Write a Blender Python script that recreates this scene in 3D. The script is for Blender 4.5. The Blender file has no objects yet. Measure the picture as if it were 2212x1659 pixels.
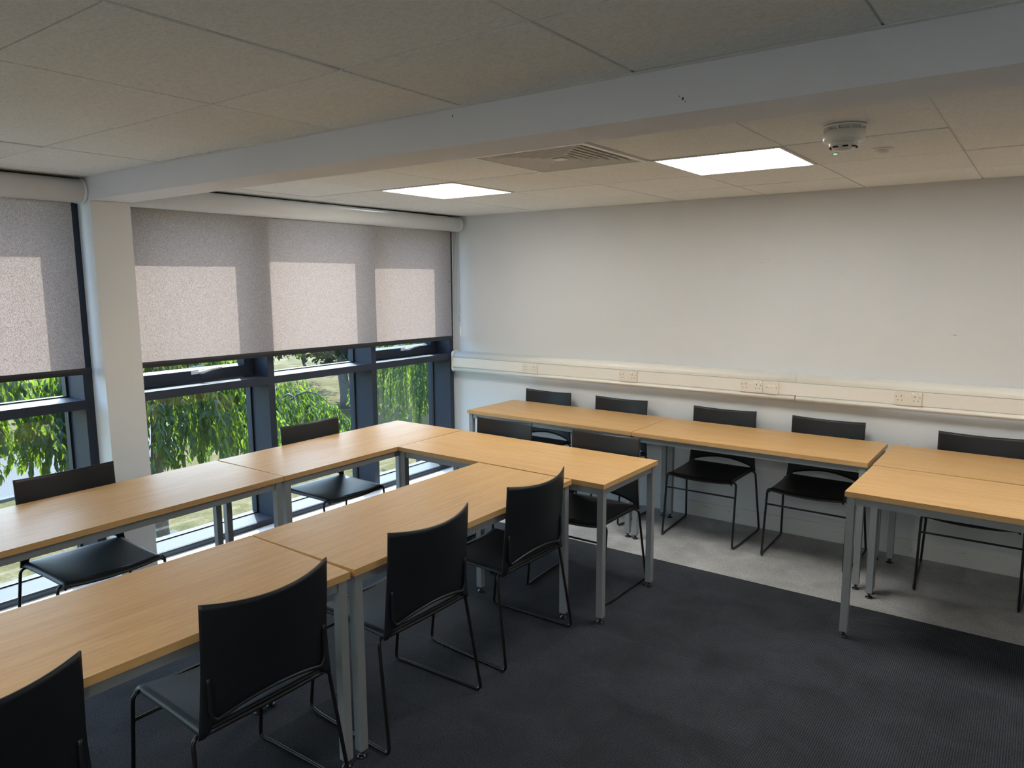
import bpy, bmesh, math, random
import numpy as np
from mathutils import Vector, Matrix
PI = math.pi
random.seed(7)
S = bpy.context.scene
COL = S.collection

# ------------------------------------------------------------------ camera
cam_d = bpy.data.cameras.new('camera')
cam = bpy.data.objects.new('camera', cam_d)
COL.objects.link(cam)
cam_d.sensor_fit = 'HORIZONTAL'
cam_d.sensor_width = 36.0
cam_d.lens = 1572.95 / 2212 * 36.0
cam_d.clip_start = 0.05
cam_d.clip_end = 300
_R = Vector((0.80864, 0.58827, -0.00547))
_U = Vector((-0.07863, 0.11729, 0.98998))
_F = Vector((-0.58302, 0.80011, -0.14111))
cam.matrix_world = Matrix(((_R.x, _U.x, -_F.x, 3.8708), (_R.y, _U.y, -_F.y, -4.8975), (_R.z, _U.z, -_F.z, 1.7036), (0, 0, 0, 1)))
S.camera = cam

# ------------------------------------------------------------------ world, sun, exposure
world = bpy.data.worlds.new('sky')
S.world = world
world.use_nodes = True
wn = world.node_tree
for n in list(wn.nodes):
    wn.nodes.remove(n)
sky = wn.nodes.new('ShaderNodeTexSky')
sky.sky_type = 'NISHITA'
sky.sun_disc = False
sky.sun_elevation = math.radians(48.7)
sky.sun_rotation = math.radians(-61)
sky.air_density = 1.0
sky.dust_density = 1.5
sky.ozone_density = 2.0
bg = wn.nodes.new('ShaderNodeBackground')
bg.inputs['Strength'].default_value = 0.66
wo = wn.nodes.new('ShaderNodeOutputWorld')
wn.links.new(sky.outputs[0], bg.inputs[0])
wn.links.new(bg.outputs[0], wo.inputs[0])

sun_d = bpy.data.lights.new('sun', 'SUN')
sun_d.energy = 9.0
sun_d.color = (1.0, 0.95, 0.88)
sun_d.angle = math.radians(0.53)
sun = bpy.data.objects.new('sun', sun_d)
COL.objects.link(sun)
sun.location = (-20, 12, 25)
sun.rotation_euler = Vector((1, -0.554, -1.30)).to_track_quat('-Z', 'Y').to_euler()

LAMP = 7.2            # radiance of the ceiling light panels
S.view_settings.view_transform = 'Standard'
S.view_settings.look = 'None'
S.view_settings.exposure = 1.46
S.view_settings.gamma = 1.0
S.view_settings.use_curve_mapping = False

# ------------------------------------------------------------------ helpers
def srgb(r, g, b):
    f = lambda c: (c / 255 / 12.92) if c / 255 <= 0.04045 else ((c / 255 + 0.055) / 1.055) ** 2.4
    return (f(r), f(g), f(b), 1)

class NT:
    def __init__(s, name):
        s.m = bpy.data.materials.new(name)
        s.m.use_nodes = True
        s.t = s.m.node_tree
        for n in list(s.t.nodes):
            s.t.nodes.remove(n)
        s.out = s.t.nodes.new('ShaderNodeOutputMaterial')
    def n(s, typ, **kw):
        nd = s.t.nodes.new(typ)
        for k, v in kw.items():
            if k[0] == '_':
                setattr(nd, k[1:], v)
            else:
                nd.inputs[k.replace('_', ' ')].default_value = v
        return nd
    def l(s, a, b):
        s.t.links.new(a, b)
    def surf(s, sock):
        s.l(sock, s.out.inputs['Surface'])

def ramp(t, fac, stops):
    r = t.n('ShaderNodeValToRGB')
    e = r.color_ramp.elements
    e[0].position, e[0].color = stops[0]
    e[1].position, e[1].color = stops[-1]
    for p, c in stops[1:-1]:
        x = e.new(p)
        x.color = c
    t.l(fac, r.inputs[0])
    return r

def coords(t, scale=(1, 1, 1), kind='Object'):
    tc = t.n('ShaderNodeTexCoord')
    mp = t.n('ShaderNodeMapping')
    mp.inputs['Scale'].default_value = scale
    t.l(tc.outputs[kind], mp.inputs[0])
    return mp.outputs[0]

def simple(name, col, rough=0.5, metal=0.0, noise=0.04, nscale=30, bump=0.0, spec=0.5, kind='Object'):
    t = NT(name)
    p = t.n('ShaderNodeBsdfPrincipled', Roughness=rough, Metallic=metal)
    p.inputs['Specular IOR Level'].default_value = spec
    nz = t.n('ShaderNodeTexNoise', Scale=nscale, Detail=4.0)
    t.l(coords(t, kind=kind), nz.inputs['Vector'])
    a = tuple(c * (1 - noise) for c in col[:3]) + (1,)
    b = tuple(min(1, c * (1 + noise)) for c in col[:3]) + (1,)
    r = ramp(t, nz.outputs[0], [(0.3, a), (0.7, b)])
    t.l(r.outputs[0], p.inputs['Base Color'])
    if bump:
        bp = t.n('ShaderNodeBump', Strength=bump, Distance=0.002)
        t.l(nz.outputs[0], bp.inputs['Height'])
        t.l(bp.outputs[0], p.inputs['Normal'])
    t.surf(p.outputs[0])
    return t.m

# ---- materials
M = {}
def wall_mat(name, col, scuff):
    t = NT(name)
    p = t.n('ShaderNodeBsdfPrincipled', Roughness=0.62)
    p.inputs['Specular IOR Level'].default_value = 0.3
    v = coords(t, kind='Object')
    nz = t.n('ShaderNodeTexNoise', Scale=260.0, Detail=3.0)
    t.l(v, nz.inputs['Vector'])
    big = t.n('ShaderNodeTexNoise', Scale=1.4, Detail=3.0)
    t.l(v, big.inputs['Vector'])
    c0 = tuple(c * 0.965 for c in col[:3]) + (1,)
    r = ramp(t, big.outputs[0], [(0.35, c0), (0.65, col)])
    # thin scuff marks: stretched noise thresholded very high
    mp = t.n('ShaderNodeMapping')
    mp.inputs['Scale'].default_value = (5, 5, 22)
    mp.inputs['Rotation'].default_value = (0, 0.25, 0)
    t.l(v, mp.inputs[0])
    sc = t.n('ShaderNodeTexNoise', Scale=2.2, Detail=2.0, Distortion=1.5)
    t.l(mp.outputs[0], sc.inputs['Vector'])
    lo = 0.80 - scuff
    sr = ramp(t, sc.outputs[0], [(lo, (0, 0, 0, 1)), (lo + 0.02, (1, 1, 1, 1))])
    mx = t.n('ShaderNodeMixRGB')
    mul = t.n('ShaderNodeMath', _operation='MULTIPLY')
    mul.inputs[1].default_value = 0.35
    t.l(sr.outputs[0], mul.inputs[0])
    t.l(mul.outputs[0], mx.inputs[0])
    t.l(r.outputs[0], mx.inputs[1])
    mx.inputs[2].default_value = srgb(90, 88, 85)
    t.l(mx.outputs[0], p.inputs['Base Color'])
    b = t.n('ShaderNodeBump', Strength=0.12, Distance=0.001)
    t.l(nz.outputs[0], b.inputs['Height'])
    t.l(b.outputs[0], p.inputs['Normal'])
    t.surf(p.outputs[0])
    return t.m
M['wall'] = wall_mat('painted_wall', srgb(217, 220, 222), 0.03)
M['skirt'] = wall_mat('scuffed_skirting', srgb(222, 222, 218), 0.12)
M['pillar'] = wall_mat('painted_pillar', srgb(232, 234, 234), 0.045)
M['beam'] = wall_mat('painted_beam', srgb(234, 237, 242), 0.0)
M['white_plastic'] = simple('white_plastic', srgb(232, 230, 222), 0.28, noise=0.01)
M['socket_plastic'] = simple('socket_plastic', srgb(226, 220, 208), 0.3, noise=0.01)
M['cassette'] = simple('cassette_plastic', srgb(242, 245, 246), 0.3, noise=0.01)
M['sill_white'] = simple('white_sill', srgb(236, 238, 240), 0.35, noise=0.01)
M['hole'] = simple('dark_hole', (0.01, 0.009, 0.008, 1), 0.7, noise=0.0)
M['ink'] = simple('dark_ink', (0.03, 0.03, 0.03, 1), 0.7, noise=0.0)
M['paper'] = simple('white_label', srgb(245, 243, 235), 0.6, noise=0.01)
M['grid'] = simple('ceiling_grid_white', srgb(222, 224, 222), 0.45, noise=0.01)
M['void'] = simple('ceiling_void', srgb(60, 60, 60), 0.9)
M['alu_dark'] = simple('slate_grey_frame', srgb(52, 59, 71), 0.5, noise=0.03, nscale=60, spec=0.22)
M['gasket'] = simple('black_gasket', (0.012, 0.013, 0.016, 1), 0.5, noise=0.0)
M['steel_grey'] = simple('grey_painted_steel', srgb(150, 155, 157), 0.42, metal=0.25, noise=0.02, nscale=80)
M['black_plastic'] = simple('black_chair_plastic', srgb(19, 23, 29), 0.46, noise=0.05, nscale=400, bump=0.05)
M['black_rod'] = simple('black_rod', srgb(22, 22, 24), 0.3, noise=0.02)
M['chrome'] = simple('chrome', srgb(190, 190, 190), 0.15, metal=1.0, noise=0.02)
M['bar_dark'] = simple('charcoal_bar', srgb(34, 38, 44), 0.45, noise=0.02)
M['handle'] = simple('white_handle', srgb(232, 234, 236), 0.25, noise=0.01)
M['chain'] = simple('chain_grey', srgb(170, 172, 172), 0.3, metal=0.4, noise=0.01)

def wood():
    t = NT('oak_laminate')
    p = t.n('ShaderNodeBsdfPrincipled', Roughness=0.40)
    p.inputs['Specular IOR Level'].default_value = 0.42
    inf = t.n('ShaderNodeObjectInfo')
    tc = t.n('ShaderNodeTexCoord')
    add = t.n('ShaderNodeVectorMath', _operation='ADD')
    mulv = t.n('ShaderNodeVectorMath', _operation='SCALE')
    mulv.inputs['Scale'].default_value = 7.0
    comb = t.n('ShaderNodeCombineXYZ')
    for i in range(3):
        t.l(inf.outputs['Random'], comb.inputs[i])
    t.l(comb.outputs[0], mulv.inputs[0])
    t.l(tc.outputs['Object'], add.inputs[0])
    t.l(mulv.outputs[0], add.inputs[1])
    mp = t.n('ShaderNodeMapping')
    mp.inputs['Scale'].default_value = (0.9, 9, 9)
    t.l(add.outputs[0], mp.inputs[0])
    g = t.n('ShaderNodeTexNoise', Scale=2.0, Detail=5.0, Distortion=1.1)
    t.l(mp.outputs[0], g.inputs['Vector'])
    wv = t.n('ShaderNodeTexWave', Scale=1.2, Distortion=9.0, Detail=3.0)
    wv.inputs['Detail Scale'].default_value = 1.2
    wv.bands_direction = 'Y'
    t.l(mp.outputs[0], wv.inputs['Vector'])
    mp2 = t.n('ShaderNodeMapping')
    mp2.inputs['Scale'].default_value = (16, 230, 230)
    t.l(add.outputs[0], mp2.inputs[0])
    fine = t.n('ShaderNodeTexNoise', Scale=1.0, Detail=3.0)
    t.l(mp2.outputs[0], fine.inputs['Vector'])
    base = ramp(t, g.outputs[0], [(0.3, srgb(198, 156, 102)), (0.7, srgb(209, 170, 115))])
    m1 = t.n('ShaderNodeMixRGB', _blend_type='MULTIPLY')
    m1.inputs[0].default_value = 0.30
    t.l(base.outputs[0], m1.inputs[1])
    wr = ramp(t, wv.outputs[0], [(0.0, (0.80, 0.76, 0.70, 1)), (0.35, (1, 1, 1, 1)), (1, (1, 1, 1, 1))])
    t.l(wr.outputs[0], m1.inputs[2])
    m2 = t.n('ShaderNodeMixRGB', _blend_type='MULTIPLY')
    m2.inputs[0].default_value = 0.42
    t.l(m1.outputs[0], m2.inputs[1])
    fr = ramp(t, fine.outputs[0], [(0.30, (0.74, 0.68, 0.60, 1)), (0.48, (1, 1, 1, 1)), (1, (1, 1, 1, 1))])
    t.l(fr.outputs[0], m2.inputs[2])
    t.l(m2.outputs[0], p.inputs['Base Color'])
    b = t.n('ShaderNodeBump', Strength=0.08, Distance=0.0006)
    t.l(fine.outputs[0], b.inputs['Height'])
    t.l(b.outputs[0], p.inputs['Normal'])
    t.surf(p.outputs[0])
    return t.m
M['wood'] = wood()

def tile_mat():
    t = NT('mineral_fibre_tile')
    p = t.n('ShaderNodeBsdfPrincipled', Roughness=0.9)
    p.inputs['Specular IOR Level'].default_value = 0.15
    tc = t.n('ShaderNodeTexCoord')
    geo = t.n('ShaderNodeNewGeometry')
    mp = t.n('ShaderNodeMapping')
    mp.inputs['Scale'].default_value = (1, 1.6, 1)
    mp.inputs['Rotation'].default_value = (0, 0, 0.5)
    t.l(geo.outputs['Position'], mp.inputs[0])
    a = t.n('ShaderNodeTexNoise', Scale=70.0, Detail=5.0, Distortion=1.2)
    t.l(mp.outputs[0], a.inputs['Vector'])
    inf = t.n('ShaderNodeObjectInfo')
    r = ramp(t, a.outputs[0], [(0.32, srgb(226, 229, 227)), (0.62, srgb(241, 244, 242))])
    v = t.n('ShaderNodeHueSaturation')
    mr = t.n('ShaderNodeMapRange')
    mr.inputs['To Min'].default_value = 0.97
    mr.inputs['To Max'].default_value = 1.03
    t.l(inf.outputs['Random'], mr.inputs[0])
    t.l(mr.outputs[0], v.inputs['Value'])
    t.l(r.outputs[0], v.inputs['Color'])
    t.l(v.outputs[0], p.inputs['Base Color'])
    b = t.n('ShaderNodeBump', Strength=0.35, Distance=0.0015)
    t.l(a.outputs[0], b.inputs['Height'])
    t.l(b.outputs[0], p.inputs['Normal'])
    t.surf(p.outputs[0])
    return t.m
M['tile'] = tile_mat()

def carpet(name, c0, c1, rot):
    t = NT(name)
    p = t.n('ShaderNodeBsdfPrincipled', Roughness=0.95)
    p.inputs['Specular IOR Level'].default_value = 0.08
    geo = t.n('ShaderNodeNewGeometry')
    inf = t.n('ShaderNodeObjectInfo')
    mp = t.n('ShaderNodeMapping')
    mp.inputs['Rotation'].default_value = (0, 0, rot)
    t.l(geo.outputs['Position'], mp.inputs[0])
    wv = t.n('ShaderNodeTexWave', Scale=38.0, Distortion=1.4, Detail=1.0)
    wv.inputs['Detail Scale'].default_value = 6.0
    t.l(mp.outputs[0], wv.inputs['Vector'])
    a = t.n('ShaderNodeTexNoise', Scale=190.0, Detail=5.0, Roughness=0.7)
    t.l(geo.outputs['Position'], a.inputs['Vector'])
    big = t.n('ShaderNodeTexNoise', Scale=5.0, Detail=5.0, Distortion=0.6)
    t.l(geo.outputs['Position'], big.inputs['Vector'])
    s1 = t.n('ShaderNodeMath', _operation='MULTIPLY_ADD')
    s1.inputs[1].default_value = 0.22
    t.l(wv.outputs[0], s1.inputs[0])
    t.l(a.outputs[0], s1.inputs[2])
    r = ramp(t, s1.outputs[0], [(0.46, c0), (0.74, c1)])
    v = t.n('ShaderNodeHueSaturation')
    mr = t.n('ShaderNodeMapRange')
    mr.inputs['From Min'].default_value = 0.3
    mr.inputs['From Max'].default_value = 0.7
    mr.inputs['To Min'].default_value = 0.82
    mr.inputs['To Max'].default_value = 1.15
    t.l(big.outputs[0], mr.inputs[0])
    mr2 = t.n('ShaderNodeMapRange')
    mr2.inputs['To Min'].default_value = 0.93
    mr2.inputs['To Max'].default_value = 1.07
    t.l(inf.outputs['Random'], mr2.inputs[0])
    mm = t.n('ShaderNodeMath', _operation='MULTIPLY')
    t.l(mr.outputs[0], mm.inputs[0])
    t.l(mr2.outputs[0], mm.inputs[1])
    t.l(mm.outputs[0], v.inputs['Value'])
    t.l(r.outputs[0], v.inputs['Color'])
    t.l(v.outputs[0], p.inputs['Base Color'])
    b = t.n('ShaderNodeBump', Strength=0.7, Distance=0.003)
    t.l(s1.outputs[0], b.inputs['Height'])
    t.l(b.outputs[0], p.inputs['Normal'])
    t.surf(p.outputs[0])
    return t.m
M['carpet_dark'] = carpet('charcoal_carpet', srgb(36, 40, 45), srgb(70, 73, 78), 0.0)
M['carpet_dark2'] = carpet('charcoal_carpet_turned', srgb(40, 43, 47), srgb(78, 80, 84), PI / 2)
M['carpet_light'] = carpet('light_grey_carpet', srgb(112, 115, 117), srgb(196, 196, 193), PI / 2)

def fabric():
    t = NT('blind_fabric')
    geo = t.n('ShaderNodeNewGeometry')
    mp = t.n('ShaderNodeMapping')
    mp.inputs['Scale'].default_value = (1, 520, 170)
    t.l(geo.outputs['Position'], mp.inputs[0])
    a = t.n('ShaderNodeTexNoise', Scale=1.0, Detail=3.0)
    t.l(mp.outputs[0], a.inputs['Vector'])
    r1 = ramp(t, a.outputs[0], [(0.34, srgb(140, 134, 133)), (0.66, srgb(174, 168, 167))])
    r2 = ramp(t, a.outputs[0], [(0.34, srgb(120, 100, 93)), (0.66, srgb(200, 180, 172))])
    d = t.n('ShaderNodeBsdfDiffuse')
    tr = t.n('ShaderNodeBsdfTranslucent')
    t.l(r1.outputs[0], d.inputs[0])
    t.l(r2.outputs[0], tr.inputs[0])
    mx = t.n('ShaderNodeMixShader')
    mx.inputs[0].default_value = 0.30
    t.l(d.outputs[0], mx.inputs[1])
    t.l(tr.outputs[0], mx.inputs[2])
    t.surf(mx.outputs[0])
    return t.m
M['fabric'] = fabric()

def glass():
    t = NT('tinted_glass')
    tr = t.n('ShaderNodeBsdfTransparent')
    tr.inputs[0].default_value = (0.71, 0.775, 0.79, 1)
    gl = t.n('ShaderNodeBsdfGlossy', Roughness=0.01)
    lw = t.n('ShaderNodeLayerWeight', Blend=0.5)
    pw = t.n('ShaderNodeMath', _operation='POWER')
    pw.inputs[1].default_value = 5.0
    t.l(lw.outputs['Facing'], pw.inputs[0])
    mul = t.n('ShaderNodeMath', _operation='MULTIPLY_ADD')
    mul.inputs[1].default_value = 0.90
    mul.inputs[2].default_value = 0.05
    t.l(pw.outputs[0], mul.inputs[0])
    mx = t.n('ShaderNodeMixShader')
    t.l(mul.outputs[0], mx.inputs[0])
    t.l(tr.outputs[0], mx.inputs[1])
    t.l(gl.outputs[0], mx.inputs[2])
    df = t.n('ShaderNodeBsdfDiffuse')          # dust on the panes; its pale tint also stands in for reflected haze
    df.inputs[0].default_value = (0.8, 0.85, 0.85, 1)
    mx2 = t.n('ShaderNodeMixShader')
    mx2.inputs[0].default_value = 0.005
    t.l(mx.outputs[0], mx2.inputs[1])
    t.l(df.outputs[0], mx2.inputs[2])
    t.surf(mx2.outputs[0])
    return t.m
M['glass'] = glass()

def emit(name, col, strength):
    t = NT(name)
    e = t.n('ShaderNodeEmission', Strength=strength)
    nz = t.n('ShaderNodeTexNoise', Scale=3.0, Detail=2.0)
    t.l(coords(t), nz.inputs['Vector'])
    r = ramp(t, nz.outputs[0], [(0.3, tuple(c * 0.97 for c in col[:3]) + (1,)), (0.7, col)])
    t.l(r.outputs[0], e.inputs[0])
    t.surf(e.outputs[0])
    return t.m
M['lamp'] = emit('led_panel', (1.0, 0.965, 0.90, 1), LAMP)
M['green_led'] = emit('green_led', (0.12, 1.0, 0.3, 1), 1.2)

def leaf_mat(name, a, b, tr):
    t = NT(name)
    geo = t.n('ShaderNodeNewGeometry')
    nz = t.n('ShaderNodeTexNoise', Scale=4.0, Detail=3.0)
    t.l(geo.outputs['Position'], nz.inputs['Vector'])
    r = ramp(t, nz.outputs[0], [(0.35, a), (0.65, b)])
    p = t.n('ShaderNodeBsdfPrincipled', Roughness=0.42)
    p.inputs['Specular IOR Level'].default_value = 0.4
    t.l(r.outputs[0], p.inputs['Base Color'])
    tl = t.n('ShaderNodeBsdfTranslucent')
    tl.inputs[0].default_value = tr
    mx = t.n('ShaderNodeMixShader')
    mx.inputs[0].default_value = 0.34
    t.l(p.outputs[0], mx.inputs[1])
    t.l(tl.outputs[0], mx.inputs[2])
    t.surf(mx.outputs[0])
    return t.m
M['leaf'] = leaf_mat('weeping_leaf', srgb(22, 46, 34), srgb(38, 68, 42), srgb(146, 178, 44))
M['leaf_far'] = leaf_mat('broad_leaf', srgb(30, 48, 36), srgb(46, 64, 44), srgb(70, 90, 40))
M['bark'] = simple('bark', srgb(88, 84, 76), 0.85, noise=0.35, nscale=25, bump=0.8)

def grass_mat():
    t = NT('dry_lawn')
    p = t.n('ShaderNodeBsdfPrincipled', Roughness=0.9)
    p.inputs['Specular IOR Level'].default_value = 0.1
    geo = t.n('ShaderNodeNewGeometry')
    a = t.n('ShaderNodeTexNoise', Scale=1.1, Detail=8.0, Distortion=0.8)
    t.l(geo.outputs['Position'], a.inputs['Vector'])
    f = t.n('ShaderNodeTexNoise', Scale=14.0, Detail=6.0, Roughness=0.7)
    t.l(geo.outputs['Position'], f.inputs['Vector'])
    r = ramp(t, a.outputs[0], [(0.32, srgb(72, 74, 40)), (0.5, srgb(100, 91, 58)), (0.68, srgb(122, 114, 88))])
    r2 = ramp(t, f.outputs[0], [(0.35, (0.52, 0.5, 0.44, 1)), (0.6, (1, 1, 1, 1))])
    m = t.n('ShaderNodeMixRGB', _blend_type='MULTIPLY')
    m.inputs[0].default_value = 1.0
    t.l(r.outputs[0], m.inputs[1])
    t.l(r2.outputs[0], m.inputs[2])
    t.l(m.outputs[0], p.inputs['Base Color'])
    b = t.n('ShaderNodeBump', Strength=0.9, Distance=0.03)
    t.l(f.outputs[0], b.inputs['Height'])
    t.l(b.outputs[0], p.inputs['Normal'])
    t.surf(p.outputs[0])
    return t.m
M['grass'] = grass_mat()
M['tarmac'] = simple('tarmac', srgb(70, 71, 74), 0.9, noise=0.22, nscale=60, bump=0.4)
M['kerb'] = simple('kerb_concrete', srgb(82, 84, 84), 0.9, noise=0.1, nscale=20)
M['paving'] = simple('grey_paving', srgb(62, 65, 66), 0.9, noise=0.2, nscale=30)
M['brick_wall'] = simple('outer_brick', srgb(150, 120, 100), 0.9, noise=0.2, nscale=14)

# ---- mesh helpers
def bx(bm, x0, x1, y0, y1, z0, z1, mi=0):
    vs = [bm.verts.new(p) for p in ((x0, y0, z0), (x1, y0, z0), (x1, y1, z0), (x0, y1, z0), (x0, y0, z1), (x1, y0, z1), (x1, y1, z1), (x0, y1, z1))]
    for f in ((3, 2, 1, 0), (4, 5, 6, 7), (0, 1, 5, 4), (1, 2, 6, 5), (2, 3, 7, 6), (3, 0, 4, 7)):
        bm.faces.new([vs[i] for i in f]).material_index = mi
    return vs

def tube(bm, pts, r, n=8, closed=False, r1=None):
    pts = [Vector(p) for p in pts]
    N = len(pts)
    rings = []
    up = None
    for i, p in enumerate(pts):
        a = pts[i - 1] if (i > 0 or closed) else p
        b = pts[(i + 1) % N] if (i < N - 1 or closed) else p
        d = (b - a).normalized()
        if up is None:
            up = Vector((0, 0, 1)) if abs(d.z) < 0.9 else Vector((1, 0, 0))
        s = d.cross(up)
        if s.length < 1e-5:
            s = d.orthogonal()
        s.normalize()
        up = s.cross(d).normalized()
        rr = r if r1 is None else r + (r1 - r) * i / max(1, N - 1)
        rings.append([bm.verts.new(p + s * (rr * math.cos(2 * PI * k / n)) + up * (rr * math.sin(2 * PI * k / n))) for k in range(n)])
    M2 = N if closed else N - 1
    for i in range(M2):
        A, B = rings[i], rings[(i + 1) % N]
        for k in range(n):
            f = bm.faces.new((A[k], A[(k + 1) % n], B[(k + 1) % n], B[k]))
            f.smooth = True
    if not closed:
        bm.faces.new(list(reversed(rings[0])))
        bm.faces.new(rings[-1])

def fillet(pts, rad, seg=5):
    pts = [Vector(p) for p in pts]
    out = [pts[0]]
    for i in range(1, len(pts) - 1):
        a, b, c = pts[i - 1], pts[i], pts[i + 1]
        r = rad[i - 1] if isinstance(rad, (list, tuple)) else rad
        r = min(r, (a - b).length * 0.48, (c - b).length * 0.48)
        p = b + (a - b).normalized() * r
        q = b + (c - b).normalized() * r
        for k in range(seg + 1):
            t = k / seg
            out.append(p * (1 - t) ** 2 + b * 2 * t * (1 - t) + q * t * t)
    out.append(pts[-1])
    return out

def lathe(bm, prof, n=32, c=(0, 0, 0), mi=0):
    rings = []
    for r, z in prof:
        if r < 1e-6:
            rings.append([bm.verts.new((c[0], c[1], c[2] + z))])
        else:
            rings.append([bm.verts.new((c[0] + r * math.cos(2 * PI * k / n), c[1] + r * math.sin(2 * PI * k / n), c[2] + z)) for k in range(n)])
    for A, B in zip(rings, rings[1:]):
        for k in range(n):
            k2 = (k + 1) % n
            v = [A[k % len(A)], A[k2 % len(A)], B[k2 % len(B)], B[k % len(B)]]
            v2 = []
            for x in v:
                if x not in v2:
                    v2.append(x)
            if len(v2) > 2:
                f = bm.faces.new(v2)
                f.smooth = True
                f.material_index = mi

def sweep(bm, prof, axis, a, b):
    """prof: closed list of 2D points; extruded along x ('x': prof=(y,z)) or y ('y': prof=(x,z))"""
    def P(q, s):
        return (s, q[0], q[1]) if axis == 'x' else (q[0], s, q[1])
    A = [bm.verts.new(P(q, a)) for q in prof]
    B = [bm.verts.new(P(q, b)) for q in prof]
    n = len(prof)
    for i in range(n):
        bm.faces.new((A[i], A[(i + 1) % n], B[(i + 1) % n], B[i]))
    bm.faces.new(list(reversed(A)))
    bm.faces.new(B)

def mk(name, bm, mat, parent=None, bevel=0.0, smooth=False, loc=None):
    if bevel:
        es = [e for e in bm.edges if len(e.link_faces) == 2 and e.calc_face_angle(0) > 0.6]
        bmesh.ops.bevel(bm, geom=es, offset=bevel, segments=2, affect='EDGES', profile=0.6)
    bmesh.ops.recalc_face_normals(bm, faces=bm.faces[:])
    if smooth:
        for f in bm.faces:
            f.smooth = True
    me = bpy.data.meshes.new(name)
    bm.to_mesh(me)
    bm.free()
    if not isinstance(mat, (list, tuple)):
        mat = [mat]
    for m in mat:
        me.materials.append(m)
    o = bpy.data.objects.new(name, me)
    COL.objects.link(o)
    if parent:
        o.parent = parent
    if loc:
        o.location = loc
    return o

def mesh_obj(name, me, parent=None, loc=(0, 0, 0), rot=(0, 0, 0)):
    o = bpy.data.objects.new(name, me)
    COL.objects.link(o)
    o.parent = parent
    o.location = loc
    o.rotation_euler = rot
    return o

def box(name, dims, mat, parent=None, bevel=0.0):
    bm = bmesh.new()
    bx(bm, *dims)
    return mk(name, bm, mat, parent, bevel)

def tag(o, label=None, cat=None, group=None, kind=None):
    if label: o['label'] = label
    if cat: o['category'] = cat
    if group: o['group'] = group
    if kind: o['kind'] = kind
    return o

def empty(name, loc=(0, 0, 0), rz=0.0):
    o = bpy.data.objects.new(name, None)
    COL.objects.link(o)
    o.location = loc
    o.rotation_euler = (0, 0, rz)
    o.empty_display_size = 0.1
    return o

def structure(o):
    o['kind'] = 'structure'
    return o

def dup(root, loc, rz, label):
    r = root.copy(); COL.objects.link(r)
    r.location = loc; r.rotation_euler = (0, 0, rz); r['label'] = label
    for ch in list(root.children):
        c = ch.copy(); COL.objects.link(c); c.parent = r
        for g in list(ch.children):
            d = g.copy(); COL.objects.link(d); d.parent = c
    return r

# ------------------------------------------------------------------ room dimensions
H = 2.249            # underside of ceiling tiles
YW = 0.030           # face of the wall with the trunking
XR, YF = 6.3, -7.0   # unseen right and front walls
XM = -0.335          # inner face of the window mullions
XG = -0.545          # glass plane
PY0, PY1 = -3.045, -2.84   # pillar / beam
BZ = 2.131

# ------------------------------------------------------------------ structure: floor
fl = structure(box('floor', (-0.62, XR + 0.1, YF - 0.1, YW + 0.1, -0.30, -0.006), M['void']))
def tile_mesh(name, w, d, h, mat, bev):
    bm = bmesh.new()
    bx(bm, 0, w, 0, d, 0, h)
    es = [e for e in bm.edges if e.verts[0].co.z > h - 1e-6 and e.verts[1].co.z > h - 1e-6]
    bmesh.ops.bevel(bm, geom=es, offset=bev, segments=1, affect='EDGES')
    bmesh.ops.recalc_face_normals(bm, faces=bm.faces[:])
    me = bpy.data.meshes.new(name)
    bm.to_mesh(me); bm.free()
    me.materials.append(mat)
    return me
carp_cache = {}
ys = [YW, -0.415, -0.915] + [-0.915 - 0.5 * k for k in range(1, 13)]
xs = [-0.335, 0.12] + [0.12 + 0.5 * k for k in range(1, 13)] + [XR]
xs = [x for x in xs if x <= XR]
if xs[-1] < XR - 0.01: xs.append(XR)
for j in range(len(ys) - 1):
    y1, y0 = ys[j], max(ys[j + 1], YF)
    if y1 <= YF: break
    for i in range(len(xs) - 1):
        x0, x1 = xs[i], xs[i + 1]
        kind = 'carpet_light' if j < 2 else ('carpet_dark' if (i + j) % 2 == 0 or True else 'carpet_dark2')
        g = 0.0003
        key = (round(x1 - x0, 3), round(y1 - y0, 3), kind)
        if key not in carp_cache:
            carp_cache[key] = tile_mesh('carpet_tile', x1 - x0 - g, y1 - y0 - g, 0.006, M[kind], 0.0006)
        o = mesh_obj('carpet_tile', carp_cache[key], fl, (x0, y0, -0.006 + random.uniform(-0.0002, 0.0002)))
        if kind == 'carpet_light':
            o['label'] = 'light grey carpet tile'

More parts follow.
